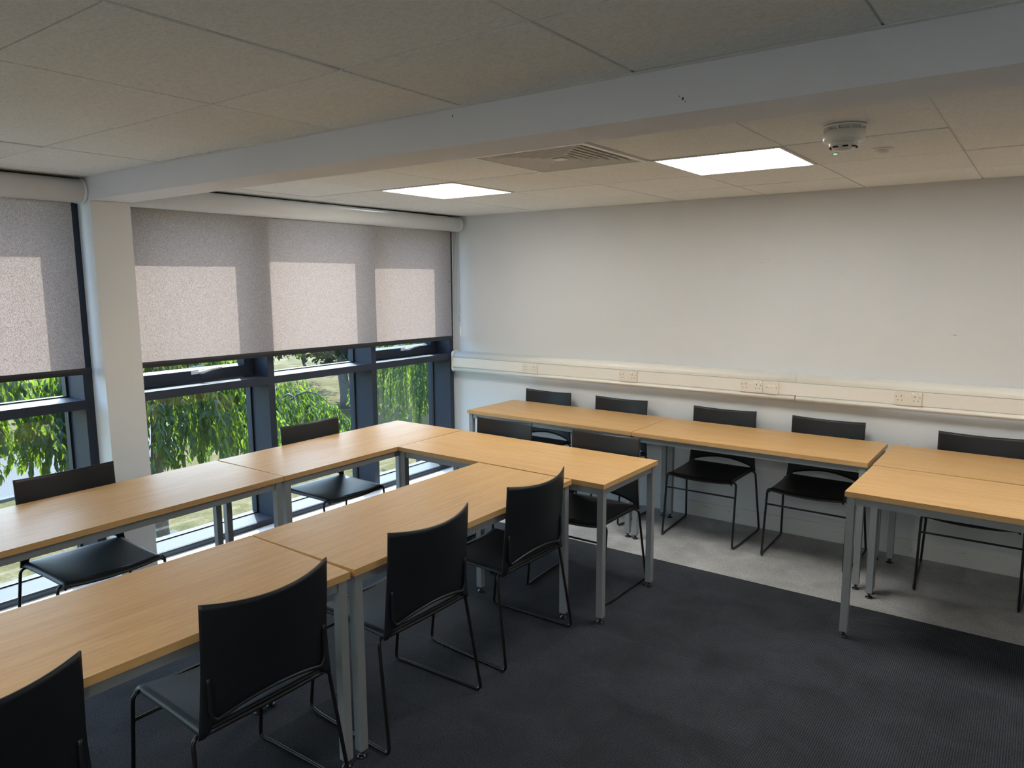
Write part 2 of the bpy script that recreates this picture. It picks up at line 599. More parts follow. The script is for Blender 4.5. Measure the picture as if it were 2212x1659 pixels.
# ceiling
ce = structure(box('ceiling', (-0.62, XR + 0.1, YF - 0.1, YW + 0.1, 2.33, 2.5), M['void']))
x_off = -0.0625
xj = [XM + 0.02] + [x_off + 0.6 * k for k in range(0, 12)]
xj = [x for x in xj if x < XR] + [XR]
yb = [YW, -0.499, -1.099, -1.699, -2.299, PY1]
yf = [PY0, -3.540, -4.140, -4.740, -5.340, -5.940, -6.540, YF]
tile_cache = {}
lights = {(1, 'b'): 2, (4, 'b'): 2, (7, 'b'): 2, (1, 'f'): 3, (4, 'f'): 3, (7, 'f'): 3}
special = []
for tagb, yl in (('b', yb), ('f', yf)):
    for j in range(len(yl) - 1):
        y1, y0 = yl[j], yl[j + 1]
        for i in range(len(xj) - 1):
            x0, x1 = xj[i], xj[i + 1]
            k = i - 1      # grid index of x0
            if tagb == 'b' and j == 2 and k in (1, 4, 7):
                special.append(('lamp', x0, x1, y0, y1)); continue
            if tagb == 'f' and j == 4 and k in (1, 4, 7):
                special.append(('lamp', x0, x1, y0, y1)); continue
            if tagb == 'b' and j == 3 and k == 3:
                special.append(('vent', x0, x1, y0, y1)); continue
            g = 0.0035
            w, d = x1 - x0 - 2 * g, y1 - y0 - 2 * g
            if w < 0.02 or d < 0.02: continue
            key = (round(w, 3), round(d, 3))
            if key not in tile_cache:
                bm = bmesh.new()
                bx(bm, 0, w, 0, d, 0, 0.015)
                es = [e for e in bm.edges if e.verts[0].co.z < 1e-6 and e.verts[1].co.z < 1e-6]
                bmesh.ops.bevel(bm, geom=es, offset=0.0012, segments=1, affect='EDGES')
                bmesh.ops.recalc_face_normals(bm, faces=bm.faces[:])
                me = bpy.data.meshes.new('ceiling_tile'); bm.to_mesh(me); bm.free()
                me.materials.append(M['tile'])
                tile_cache[key] = me
            mesh_obj('ceiling_tile', tile_cache[key], ce, (x0 + g, y0 + g, H + random.uniform(-0.0016, 0.0016)),
                     (random.uniform(-0.0018, 0.0018), random.uniform(-0.0018, 0.0018), 0))
# exposed grid bars, set a little above the tile faces
for tagb, yl in (('b', yb), ('f', yf)):
    for x in xj[1:-1]:
        box('grid_bar', (x - 0.012, x + 0.012, yl[-1], yl[0], H + 0.005, H + 0.012), M['grid'], ce)
    for y in yl[1:-1]:
        box('grid_bar', (xj[0], xj[-1], y - 0.012, y + 0.012, H + 0.0052, H + 0.0118), M['grid'], ce)
# wall angles
box('wall_angle', (xj[0], XR, YW - 0.018, YW, H + 0.001, H + 0.004), M['grid'], ce)
box('wall_angle', (xj[0], XR, PY1, PY1 + 0.018, H + 0.001, H + 0.004), M['grid'], ce)
box('wall_angle', (xj[0], XR, PY0 - 0.018, PY0, H - 0.003, H - 0.0005), M['grid'], ce)

# beam and pillar
bmo = structure(box('beam', (XM + 0.005, XR, PY0, PY1, BZ, 2.33), M['beam'], bevel=0.002))
for mx_, mz_, r_ in ((2.292, 2.225, 0.0026), (3.072, 2.166, 0.0030), (3.062, 2.173, 0.0014), (3.079, 2.158, 0.0012)):
    bm = bmesh.new()
    lathe(bm, [(0, 0), (r_, 0), (r_ * 0.7, 0.0008), (0, 0.0008)], 8)
    for v in bm.verts: v.co = (mx_ + v.co.x, PY0 - v.co.z, mz_ + v.co.y * 1.3)
    mk('paint_chip', bm, M['ink'], bmo)
structure(box('pillar', (-0.60, -0.188, PY0, PY1, 0.0, BZ - 0.0005), M['pillar'], bevel=0.002))

# walls
structure(box('wall_back', (-0.62, XR + 0.1, YW, YW + 0.12, -0.006, 2.33), M['wall']))
structure(box('wall_right', (XR, XR + 0.12, YF, YW, -0.006, 2.33), M['wall']))
structure(box('wall_front', (-0.62, XR + 0.1, YF - 0.12, YF, -0.006, 2.33), M['wall']))
wl = structure(empty('wall_left'))
box('pier', (-0.60, XM, YF, -5.914, 0, 2.33), M['wall'], wl)
box('upstand', (-0.62, XM - 0.012, YF, YW, -0.3, 0.03), M['alu_dark'], wl)
box('head', (-0.62, XM + 0.0, YF, YW, 2.285, 2.345), M['alu_dark'], wl)
structure(box('baseboard_back', (XM + 0.15, XR, YW - 0.012, YW, 0.0, 0.108), M['skirt'], bevel=0.002))

# low white ledge below the glazing
structure(box('trim_1', (XM - 0.012, -0.19, PY1 + 0.001, YW, 0.0, 0.042), M['sill_white'], bevel=0.002))
structure(box('trim_2', (XM - 0.012, -0.19, -5.914, PY0 - 0.001, 0.0, 0.042), M['sill_white'], bevel=0.002))

# ------------------------------------------------------------------ glazing
ZT0, ZT1 = 1.015, 1.066       # transom
ZB0, ZB1 = 0.030, 0.082       # bottom rail
ZH = 2.232                    # head
def mullion(y0, y1, par):
    bm = bmesh.new()
    bx(bm, XG + 0.012, XM, y0, y1, 0.03, 2.30)
    mk('mullion', bm, M['alu_dark'], par, bevel=0.0025)
    bm = bmesh.new()
    bx(bm, XG - 0.05, XG - 0.012, y0 - 0.004, y1 + 0.004, 0.0, 2.33)
    mk('mullion_cap', bm, M['alu_dark'], par)

def gasket(y0, y1, z0, z1, par, x=XG + 0.012, w=0.012, d=0.016):
    bm = bmesh.new()
    for a in ((y0, y0 + w, z0, z1), (y1 - w, y1, z0, z1), (y0 + w, y1 - w, z0, z0 + w * 0.6), (y0 + w, y1 - w, z1 - w * 0.6, z1)):
        bx(bm, x - d, x + 0.004, *a)
    mk('gasket', bm, M['gasket'], par)

def pane(y0, y1, z0, z1, par, x=XG):
    bm = bmesh.new()
    bx(bm, x - 0.003, x + 0.003, y0 + 0.004, y1 - 0.004, z0 + 0.003, z1 - 0.003)
    return mk('pane', bm, M['glass'], par)

def handle(yc, zc, xf, par):
    hb = bmesh.new()
    # base plate with rounded ends
    lathe(hb, [(0, 0), (0.012, 0), (0.012, 0.010), (0.009, 0.014), (0, 0.014)], 16)
    bx(hb, -0.0100, 0.0100, -0.062, 0.0, 0, 0.007)
    for v in hb.verts:
        x, y, z = v.co
        v.co = (xf + z, yc + y, zc + x)
    o = mk('handle', hb, M['handle'], par, smooth=False)
    lv = bmesh.new()
    pts = fillet([(xf + 0.010, yc - 0.006, zc), (xf + 0.040, yc - 0.004, zc + 0.002), (xf + 0.048, yc + 0.045, zc + 0.016), (xf + 0.044, yc + 0.125, zc + 0.022)], 0.02, 5)
    n = len(pts)
    rings = []
    for i, p in enumerate(pts):
        t = i / (n - 1)
        ry = 0.013 * (1 - 0.45 * t)
        rx = 0.010 * (1 - 0.4 * t)
        a = pts[max(0, i - 1)]; b = pts[min(n - 1, i + 1)]
        d = (b - a).normalized()
        s = Vector((0, 0, 1)); q = d.cross(s).normalized(); s = q.cross(d).normalized()
        rings.append([lv.verts.new(p + s * ry * math.cos(2 * PI * k / 12) + q * rx * math.sin(2 * PI * k / 12)) for k in range(12)])
    for A, B in zip(rings, rings[1:]):
        for k in range(12):
            lv.faces.new((A[k], A[(k + 1) % 12], B[(k + 1) % 12], B[k])).smooth = True
    lv.faces.new(rings[0]); lv.faces.new(rings[-1])
    mk('lever', lv, M['handle'], o) if False else None
    # join lever into the handle mesh so that it stays one sub-part
    me2 = bpy.data.meshes.new('tmp'); bmesh.ops.recalc_face_normals(lv, faces=lv.faces[:]); lv.to_mesh(me2); lv.free()
    b2 = bmesh.new(); b2.from_mesh(o.data); b2.from_mesh(me2)
    b2.to_mesh(o.data); b2.free()
    bpy.data.meshes.remove(me2)
    kb = bmesh.new()
    lathe(kb, [(0, 0.0142), (0.0055, 0.0142), (0.0055, 0.016), (0, 0.016)], 12)
    return o

def sash(y0, y1, z0, z1, par):
    """opening light: box frame with a chamfered bead round the glass"""
    s = bmesh.new()
    X0, X1 = XG - 0.02, XM - 0.15
    F = 0.072
    g = 0.006
    a0, a1, b0, b1 = y0 + g, y1 - g, z0 + g, z1 - g
    for q in ((a0, a0 + F, b0, b1), (a1 - F, a1, b0, b1), (a0 + F, a1 - F, b0, b0 + F), (a0 + F, a1 - F, b1 - F, b1)):
        bx(s, X0, X1, *q)
    o = mk('sash', s, M['alu_dark'], par, bevel=0.0025)
    # outer raised rim line
    rim = bmesh.new()
    for q in ((a0, a0 + 0.018, b0, b1), (a1 - 0.018, a1, b0, b1), (a0 + 0.018, a1 - 0.018, b0, b0 + 0.018), (a0 + 0.018, a1 - 0.018, b1 - 0.018, b1)):
        bx(rim, X1, X1 + 0.004, *q)
    mk('rim', rim, M['alu_dark'], o)
    # bead sloping towards glass
    bd = bmesh.new()
    c0, c1, d0, d1 = a0 + F, a1 - F, b0 + F, b1 - F
    w = 0.012
    outer = [(X1 - 0.006, c0, d0), (X1 - 0.006, c1, d0), (X1 - 0.006, c1, d1), (X1 - 0.006, c0, d1)]
    inner = [(XG + 0.004, c0 + w, d0 + w), (XG + 0.004, c1 - w, d0 + w), (XG + 0.004, c1 - w, d1 - w), (XG + 0.004, c0 + w, d1 - w)]
    A = [bd.verts.new(p) for p in outer]; B = [bd.verts.new(p) for p in inner]
    for k in range(4):
        bd.faces.new((A[k], A[(k + 1) % 4], B[(k + 1) % 4], B[k]))
    mk('bead', bd, M['alu_dark'], o)
    pane(c0, c1, d0, d1, o)
    h = handle((y0 + y1) / 2 + 0.045, b0 + F * 0.5 + 0.022, X1, o)
    return o

def window_bay(name, muls, opening):
    w = structure(empty(name))
    for (a, b) in muls:
        mullion(a, b, w)
    for i in range(len(muls) - 1):
        y0, y1 = muls[i][1], muls[i + 1][0]
        bm = bmesh.new(); bx(bm, XG + 0.012, XM, y0, y1, ZT0, ZT1)
        mk('transom', bm, M['alu_dark'], w, bevel=0.0025)
        bm = bmesh.new()
        # bottom rail with a rounded nose
        prof = [(XG + 0.012, ZB0), (XM - 0.012, ZB0), (XM, ZB0 + 0.014), (XM, ZB1 - 0.014), (XM - 0.005, ZB1 - 0.004), (XM - 0.015, ZB1), (XG + 0.012, ZB1)]
        sweep(bm, prof, 'y', y0, y1)
        mk('bottom_rail', bm, M['alu_dark'], w)
        bm = bmesh.new(); bx(bm, XG + 0.012, XM, y0, y1, ZH, ZH + 0.06)
        mk('head_rail', bm, M['alu_dark'], w)
        bm = bmesh.new(); bx(bm, XG - 0.05, XG - 0.012, y0, y1, ZT0 - 0.004, ZT1 + 0.004); bx(bm, XG - 0.05, XG - 0.012, y0, y1, -0.02, ZB1 + 0.004); bx(bm, XG - 0.05, XG - 0.012, y0, y1, ZH - 0.004, 2.33)
        mk('transom_cap', bm, M['alu_dark'], w)
        gasket(y0, y1, ZB1, ZT0, w)
        pane(y0, y1, ZB1, ZT0, w)
        if i in opening:
            sash(y0, y1, ZT1, ZH, w)
        else:
            gasket(y0, y1, ZT1, ZH, w)
            pane(y0, y1, ZT1, ZH, w)
    return w
window_bay('window_1', [(-2.864, -2.814), (-1.924, -1.874), (-0.984, -0.934), (-0.055, -0.004)], (0, 2))
window_bay('window_2', [(-5.914, -5.864), (-4.974, -4.924), (-4.034, -3.984), (-3.094, -3.046)], (1,))
# grey filler between the last mullion and the wall
structure(box('trim_3', (XG - 0.05, XM - 0.02, -0.006, YW, 0.0, 2.33), M['wall']))

# ------------------------------------------------------------------ roller blinds
def blind(y0, y1, zb0, zb1, label, barx=0.012):
    e = empty('roller_blind', (-0.29, (y0 + y1) / 2, 1.235))
    o0 = Vector(e.location)
    n = 40
    bm = bmesh.new()
    rows = []
    zt = 2.20
    for i in range(n + 1):
        y = y0 + (y1 - y0) * i / n
        zb = zb0 + (zb1 - zb0) * i / n
        col = []
        for k in range(9):
            z = zb + (zt - zb) * k / 8
            col.append(bm.verts.new((-0.29 + 0.0012 * math.sin(y * 5.1 + z) - o0.x, y - o0.y, z - o0.z)))
        rows.append(col)
    for A, B in zip(rows, rows[1:]):
        for k in range(8):
            bm.faces.new((A[k], B[k], B[k + 1], A[k + 1])).smooth = True
    mk('fabric', bm, M['fabric'], e)
    # bottom bar: slim rounded rail with a lower lip
    bm = bmesh.new()
    prof = [(-0.296, 0.0), (-0.2965, -0.026), (-0.294, -0.034), (-0.286, -0.034), (-0.2835, -0.026), (-0.2825, -0.014), (-0.284, 0.0)]
    A = [bm.verts.new((p[0] - o0.x, y0 - barx - o0.y, zb0 + p[1] - o0.z)) for p in prof]
    B = [bm.verts.new((p[0] - o0.x, y1 + barx - o0.y, zb1 + p[1] - o0.z)) for p in prof]
    for i in range(len(prof)):
        j = (i + 1) % len(prof)
        bm.faces.new((A[i], A[j], B[j], B[i]))
    bm.faces.new(list(reversed(A))); bm.faces.new(B)
    mk('bottom_bar', bm, M['bar_dark'], e, bevel=0.0)
    # cassette
    def cass(ya, yb_, grow, name, mat):
        bm = bmesh.new()
        prof = [(XM + 0.002, 2.238 + grow)]
        cx, cz, r = -0.262, 2.178, 0.0605 + grow
        for k in range(15):
            a = PI / 2 - PI * 0.95 * k / 14
            prof.append((cx + r * math.cos(a), cz + r * math.sin(a)))
        prof.append((XM + 0.002, 2.122 - grow))
        prof = [(p[0] - o0.x, p[1] - o0.z) for p in prof]
        sweep(bm, prof, 'y', ya - o0.y, yb_ - o0.y)
        ob = mk(name, bm, mat, e)
        for p in ob.data.polygons:
            if abs(p.normal.y) < 0.5: p.use_smooth = True
        return ob
    return e, cass
b1, cass = blind(-2.80, -0.075, 1.248, 1.228, None)
cass(PY1 + 0.004, -0.020, 0, 'cassette', M['cassette'])
cass(-0.020, -0.010, 0.003, 'end_cap', M['cassette'])
tag(b1, 'wide grey roller blind between the pillar and the trunking wall, sunlit in three patches', 'blind', 'roller blinds on the window wall')
# pull chain of this blind, hanging beside the corner
ox, oy, oz = b1.location
bm = bmesh.new()
def chain_pts(ya, xa, yb2, xb2, zlow):
    pts = []
    for k in range(13):
        pts.append((xa - ox, ya - oy, 2.125 - (2.125 - zlow - 0.02) * k / 12 - oz))
    for k in range(1, 8):
        a = PI * k / 8
        pts.append((xa + (xb2 - xa) * (1 - math.cos(a)) / 2 - ox, ya + (yb2 - ya) * (1 - math.cos(a)) / 2 - oy, zlow + 0.02 - 0.02 * math.sin(a) - oz))
    for k in range(13):
        pts.append((xb2 - ox, yb2 - oy, zlow + 0.02 + (2.125 - zlow - 0.02) * k / 12 - oz))
    return pts
tube(bm, chain_pts(-0.036, -0.262, -0.018, -0.242, 1.40), 0.0016, 6)
tube(bm, chain_pts(-0.050, -0.285, -0.026, -0.236, 1.43), 0.0016, 6)
ring = [(-0.245 - ox, -0.022 + 0.010 * math.cos(a) - oy, 1.375 + 0.024 * math.sin(a) - oz) for a in [2 * PI * k / 14 for k in range(14)]]
tube(bm, ring, 0.0018, 6, closed=True)
mk('pull_chain', bm, M['chain'], b1)
# small tag hanging at the edge
bm = bmesh.new(); bx(bm, -0.2895 - ox, -0.288 - ox, -0.108 - oy, -0.084 - oy, 1.693 - oz, 1.697 - oz)
mk('snag_mark', bm, M['ink'], b1)
b2, cass = blind(-5.80, -3.097, 1.256, 1.246, None, 0.03)
cass(-5.9, -3.062, 0, 'cassette', M['cassette'])
cass(-3.062, -3.047, 0.003, 'end_cap', M['cassette'])
tag(b2, 'grey roller blind left of the pillar, cut by the left picture edge', 'blind', 'roller blinds on the window wall')
# chain tidy on the wall
ct = empty('chain_tidy', (-0.268, YW, 1.26))
bm = bmesh.new(); bx(bm, -0.009, 0.009, -0.014, 0.0, -0.044, 0.044); mk('clip_body', bm, M['white_plastic'], ct, bevel=0.002)
bm = bmesh.new(); bx(bm, -0.004, 0.004, -0.016, -0.013, -0.02, 0.02); mk('slot', bm, M['paper'], ct)
tag(ct, 'small white chain tidy clip on the wall below the blind chain', 'clip')

# ------------------------------------------------------------------ trunking
TX0, TJ, TX1 = -0.300, 2.609, XR
TF = -0.050
tr = empty('cable_trunking', (TX0, YW - 0.0015, 0.915))
tag(tr, 'long white plastic cable trunking running along the wall above the chairs', 'trunking')
o0 = Vector(tr.location)
def tprof(pts):
    return [(p[0] - o0.y, p[1] - o0.z) for p in pts]
up = [(YW, 1.088), (0.004, 1.088)]
for k in range(9):
    a = PI / 2 * k / 8
    up.append((0.004 - 0.050 * math.sin(a) ** 0.9, 1.052 + 0.034 * math.cos(a)))
up += [(TF + 0.003, 1.040), (TF + 0.003, 1.037), (YW, 1.037)]
lo = [(YW, 0.952), (TF + 0.003, 0.952)]
for k in range(11):
    a = PI * 0.5 - PI * 0.97 * k / 10 + PI / 2
    lo.append((TF + 0.012 - 0.016 * math.sin(PI * k / 10) - 0.006, 0.951 - 0.034 * k / 10))
lo += [(-0.02, 0.9135), (YW, 0.9135)]
for nm, prof, segs in (('upper_bead', up, ((TX0, TJ - 0.0007), (TJ + 0.0007, TX1))), ('lower_bead', lo, ((TX0, TJ - 0.003), (TJ + 0.0035, TX1)))):
    for a, b in segs:
        bm = bmesh.new(); sweep(bm, tprof(prof), 'x', a - o0.x, b - o0.x)
        ob = mk(nm, bm, M['white_plastic'], tr)
        for p in ob.data.polygons:
            if abs(p.normal.x) < 0.5: p.use_smooth = True
bm = bmesh.new(); bx(bm, 0, TX1 - TX0, TF + 0.0005 - o0.y, TF + 0.012 - o0.y, 0.9535 - o0.z, 1.0355 - o0.z)
mk('cover_plate', bm, M['white_plastic'], tr)
bm = bmesh.new(); bx(bm, 0, TX1 - TX0, TF + 0.014 - o0.y, -0.001 + YW - o0.y, 0.930 - o0.z, 1.05 - o0.z)
mk('back_channel', bm, M['hole'], tr)  # coloured black to stand in for the shadow inside the joint gap
# end cap with rounded corners
bm = bmesh.new()
cp = []
y_out, y_in, z0, z1, r = TF - 0.004, YW, 0.908, 1.092, 0.028
for cx_, cz_, a0 in ((y_out + r, z1 - r, PI / 2), (y_out + r, z0 + r, PI)):
    for k in range(7):
        a = a0 + PI / 2 * k / 6
        cp.append((cx_ + r * math.cos(a), cz_ + r * math.sin(a)))
cp = [(y_in, z1)] + cp + [(y_in, z0)]
sweep(bm, tprof(cp), 'x', -0.018, -0.001)
mk('end_cap', bm, M['white_plastic'], tr, bevel=0.0012)

# sockets
def text_obj(s, size, loc, parent, mat, name='lettering'):
    cu = bpy.data.curves.new(name, 'FONT')
    cu.body = s; cu.size = size; cu.align_x = 'CENTER'; cu.align_y = 'CENTER'; cu.extrude = 0.0001
    tmp = bpy.data.objects.new('tmp', cu)
    COL.objects.link(tmp)
    dg = bpy.context.evaluated_depsgraph_get()
    me = bpy.data.meshes.new_from_object(tmp.evaluated_get(dg))
    bpy.data.objects.remove(tmp)
    me.materials.clear(); me.materials.append(mat)
    o = mesh_obj(name, me, parent, loc, (PI / 2, 0, 0))
    return o

def rounded_plate(bm, x0, x1, z0, z1, y0, y1, r=0.004):
    pts = []
    for cx_, cz_, a0 in ((x1 - r, z1 - r, 0), (x0 + r, z1 - r, PI / 2), (x0 + r, z0 + r, PI), (x1 - r, z0 + r, 3 * PI / 2)):
        for k in range(4):
            a = a0 + PI / 2 * k / 3
            pts.append((cx_ + r * math.cos(a), cz_ + r * math.sin(a)))
    A = [bm.verts.new((p[0], y0, p[1])) for p in pts]
    B = [bm.verts.new((p[0], y1, p[1])) for p in pts]
    n = len(pts)
    for i in range(n):
        bm.faces.new((A[i], A[(i + 1) % n], B[(i + 1) % n], B[i]))
    bm.faces.new(A); bm.faces.new(list(reversed(B)))

def socket(x, label):
    e = empty('wall_socket', (x, TF, 0.993))
    tag(e, label, 'socket', 'double sockets on the trunking')
    bm = bmesh.new(); rounded_plate(bm, -0.073, 0.073, -0.040, 0.040, -0.010, 0.0)
    mk('faceplate', bm, M['socket_plastic'], e, bevel=0.0012)
    for sx in (-0.0085, 0.0085):
        bm = bmesh.new()
        v = bx(bm, sx - 0.0065, sx + 0.0065, -0.014, -0.009, 0.012, 0.029)
        for q in v:
            if q.co.y < -0.012 and q.co.z > 0.02: q.co.y += 0.0035
        mk('switch', bm, M['white_plastic'], e, bevel=0.0008)
    for cx_ in (-0.045, 0.045):
        s = 1 if cx_ > 0 else -1
        for (a, b, w, h) in ((0.0 - s * 0.009 + (0.0), 0.014, 0.002, 0.004), (-0.011 - s * 0.002, -0.011, 0.003, 0.002), (0.011 - s * 0.002, -0.011, 0.003, 0.002)):
            bm = bmesh.new(); bx(bm, cx_ + a - w, cx_ + a + w, -0.0103, -0.0098, b - h, b + h)
            mk('pin_hole', bm, M['hole'], e)
        bm = bmesh.new()
        lathe(bm, [(0, 0), (0.003, 0), (0.003, 0.0006), (0, 0.0006)], 10)
        for v in bm.verts:
            v.co = (v.co.x + s * 0.0625, -0.0098 - v.co.z, v.co.y + 0.010)
        mk('screw', bm, M['bark'], e)
    bm = bmesh.new(); bx(bm, 0.020, 0.068, -0.0104, -0.0099, 0.028, 0.037)
    lb = mk('label', bm, M['paper'], e)
    text_obj('T1 L2', 0.010, (0.044, -0.0106, 0.0325), lb, M['ink'])
    return e
socket(0.522, 'white double socket nearest the window corner, first on the trunking')
socket(1.410, 'white double socket above the second chair along the wall')
socket(2.325, 'white double socket directly left of the square data outlet')
socket(3.257, 'white double socket right of the dark joint in the trunking, rightmost of the four')
e = empty('data_outlet', (2.460, TF, 0.994))
tag(e, 'square white data outlet beside the third double socket on the trunking', 'outlet')
bm = bmesh.new(); rounded_plate(bm, -0.043, 0.043, -0.041, 0.041, -0.012, 0.0); mk('faceplate', bm, M['socket_plastic'], e, bevel=0.0012)
for sx in (-0.013, 0.013):
    bm = bmesh.new(); bx(bm, sx - 0.010, sx + 0.010, -0.0135, -0.0115, -0.018, 0.0); jk = mk('jack', bm, M['white_plastic'], e)
    bm = bmesh.new(); bx(bm, sx - 0.0075, sx + 0.0075, -0.0142, -0.0134, -0.003, -0.0015); bx(bm, sx - 0.0075, sx - 0.006, -0.0142, -0.0134, -0.015, -0.003); mk('slot', bm, M['chain'], jk)
    bm = bmesh.new(); bx(bm, sx - 0.010, sx + 0.010, -0.013, -0.0115, 0.010, 0.018); mk('name_window', bm, M['paper'], e)
for sx in (-0.031, 0.031):
    bm = bmesh.new(); lathe(bm, [(0, 0), (0.003, 0), (0.003, 0.0006), (0, 0.0006)], 10)
    for v in bm.verts: v.co = (v.co.x + sx, -0.0118 - v.co.z, v.co.y)
    mk('screw', bm, M['bark'], e)

# ------------------------------------------------------------------ ceiling fittings
lamp_labels = {0: 'lit square ceiling light panel nearest the window wall', 1: 'lit square ceiling light panel between the vent and the smoke detector'}
nl = 0
for kind, x0, x1, y0, y1 in special:
    cx_, cy_ = (x0 + x1) / 2, (y0 + y1) / 2
    if kind == 'lamp':
        e = empty('ceiling_light', (cx_, cy_, H))
        vis = y0 > -2 and x0 < 3
        lab = lamp_labels[nl] if vis and nl in lamp_labels else ({1: 'lit square ceiling panel behind the beam over the window side', 4: 'lit square ceiling panel behind the beam over the middle of the room', 7: 'lit square ceiling panel behind the beam on the far right'}[round((x0 - x_off) / 0.6)] if y0 < -2 else 'lit square ceiling light panel out of view to the right')
        tag(e, lab, 'ceiling light', 'square light panels in the ceiling' if vis else 'ceiling light panels outside the picture')
        if vis: nl += 1
        bm = bmesh.new()
        a, b = 0.293, 0.281
        for q in ((-a, -b, -a, a), (b, a, -a, a), (-b, b, -a, -b), (-b, b, b, a)):
            bx(bm, *q, -0.004, 0.012)
        mk('frame', bm, M['grid'], e, bevel=0.001)
        bm = bmesh.new(); bx(bm, -b, b, -b, b, 0.002, 0.010)
        mk('diffuser', bm, M['lamp'], e)
    else:
        e = empty('air_vent', (cx_, cy_, H))
        tag(e, 'square white air vent with nested louvres beside the beam', 'vent')
        bm = bmesh.new()
        a, b = 0.294, 0.272
        for q in ((-a, -b, -a, a), (b, a, -a, a), (-b, b, -a, -b), (-b, b, b, a)):
            bx(bm, *q, -0.006, 0.010)
        mk('frame', bm, M['white_plastic'], e, bevel=0.0015)
        bm = bmesh.new(); bx(bm, -0.272, 0.272, -0.272, 0.272, 0.065, 0.07)
        for q in ((-0.29, -0.28, -0.28, 0.28), (0.28, 0.29, -0.28, 0.28), (-0.28, 0.28, -0.29, -0.28), (-0.28, 0.28, 0.28, 0.29)):
            bx(bm, *q, 0.01, 0.07)
        mk('duct', bm, M['hole'], e)
        N = 7
        for i in range(N):
            ao = 0.268 - i * 0.034
            ai = ao - 0.025
            h = 0.032
            zo = -0.004
            bm = bmesh.new()
            t = 0.0012
            def ringv(r, z): return [bm.verts.new((sx * r, sy * r, z)) for sx, sy in ((-1, -1), (1, -1), (1, 1), (-1, 1))]
            L = [ringv(ao, zo + 0.004), ringv(ao, zo), ringv(ao - 0.003, zo), ringv(max(ai, 0.004), zo + h), ringv(max(ai, 0.004) + t, zo + h), ringv(ao - 0.003 + t, zo + 0.004)]
            for A, B in zip(L, L[1:] + L[:1]):
                for k in range(4):
                    bm.faces.new((A[k], A[(k + 1) % 4], B[(k + 1) % 4], B[k]))
            mk('louvre', bm, M['white_plastic'], e)
        bm = bmesh.new()
        A = [bm.verts.new((sx * 0.030, sy * 0.030, -0.004)) for sx, sy in ((-1, -1), (1, -1), (1, 1), (-1, 1))]
        top = bm.verts.new((0, 0, 0.02))
        for k in range(4): bm.faces.new((A[k], A[(k + 1) % 4], top))
        bm.faces.new(A)
        mk('centre_cap', bm, M['white_plastic'], e)

# smoke detector
e = empty('smoke_detector', (3.235, -1.975, H))
tag(e, 'white domed smoke detector hanging from a ceiling tile', 'smoke detector')
bm = bmesh.new(); lathe(bm, [(0, 0.0), (0.072, 0.0), (0.072, -0.004), (0.070, -0.006), (0.058, -0.006), (0.056, -0.022), (0, -0.022)], 40); mk('base', bm, M['white_plastic'], e)
for k in range(10):
    a = 2 * PI * k / 10 + 0.2
    bm = bmesh.new(); bx(bm, 0.054, 0.070, -0.0025, 0.0025, -0.022, -0.004)
    bmesh.ops.rotate(bm, verts=bm.verts[:], cent=(0, 0, 0), matrix=Matrix.Rotation(a, 3, 'Z'))
    mk('rib', bm, M['white_plastic'], e)
bm = bmesh.new(); lathe(bm, [(0.050, -0.019), (0.0705, -0.019), (0.0705, -0.046), (0.067, -0.055), (0.056, -0.059), (0.050, -0.060), (0, -0.06)], 40); mk('body', bm, M['white_plastic'], e)
bm = bmesh.new(); lathe(bm, [(0.047, -0.058), (0.049, -0.063), (0.047, -0.070), (0.036, -0.083), (0.026, -0.088), (0, -0.090)], 40)
dm = mk('dome', bm, M['white_plastic'], e)
for k in range(8):
    a = 2 * PI * k / 8 + 0.35
    bm = bmesh.new(); bx(bm, 0.0395, 0.0475, -0.009, 0.009, -0.0785, -0.0735)
    bmesh.ops.rotate(bm, verts=bm.verts[:], cent=(0, 0, 0), matrix=Matrix.Rotation(a, 3, 'Z'))
    mk('slot', bm, M['hole'], dm)
# indicator led and motion sensor
e = empty('indicator_light', (3.075, -1.385, H))
tag(e, 'tiny round ceiling indicator glowing green below the smoke detector', 'indicator light')
bm = bmesh.new(); lathe(bm, [(0, 0), (0.017, 0), (0.016, -0.002), (0.012, -0.004), (0, -0.004)], 20); mk('bezel', bm, M['white_plastic'], e)
bm = bmesh.new(); lathe(bm, [(0.0075, -0.0035), (0.0075, -0.005), (0.006, -0.006), (0, -0.006)], 14); mk('lens', bm, M['green_led'], e)
e = empty('motion_sensor', (3.262, -1.375, H))
tag(e, 'flat round white motion sensor flush in the ceiling tile', 'sensor')
bm = bmesh.new(); lathe(bm, [(0, 0), (0.045, 0), (0.044, -0.003), (0.030, -0.0065), (0, -0.0065)], 32); mk('bezel', bm, M['white_plastic'], e)
bm = bmesh.new(); lathe(bm, [(0.027, -0.006), (0.025, -0.014), (0.016, -0.020), (0, -0.022)], 24); mk('lens', bm, M['grid'], e)

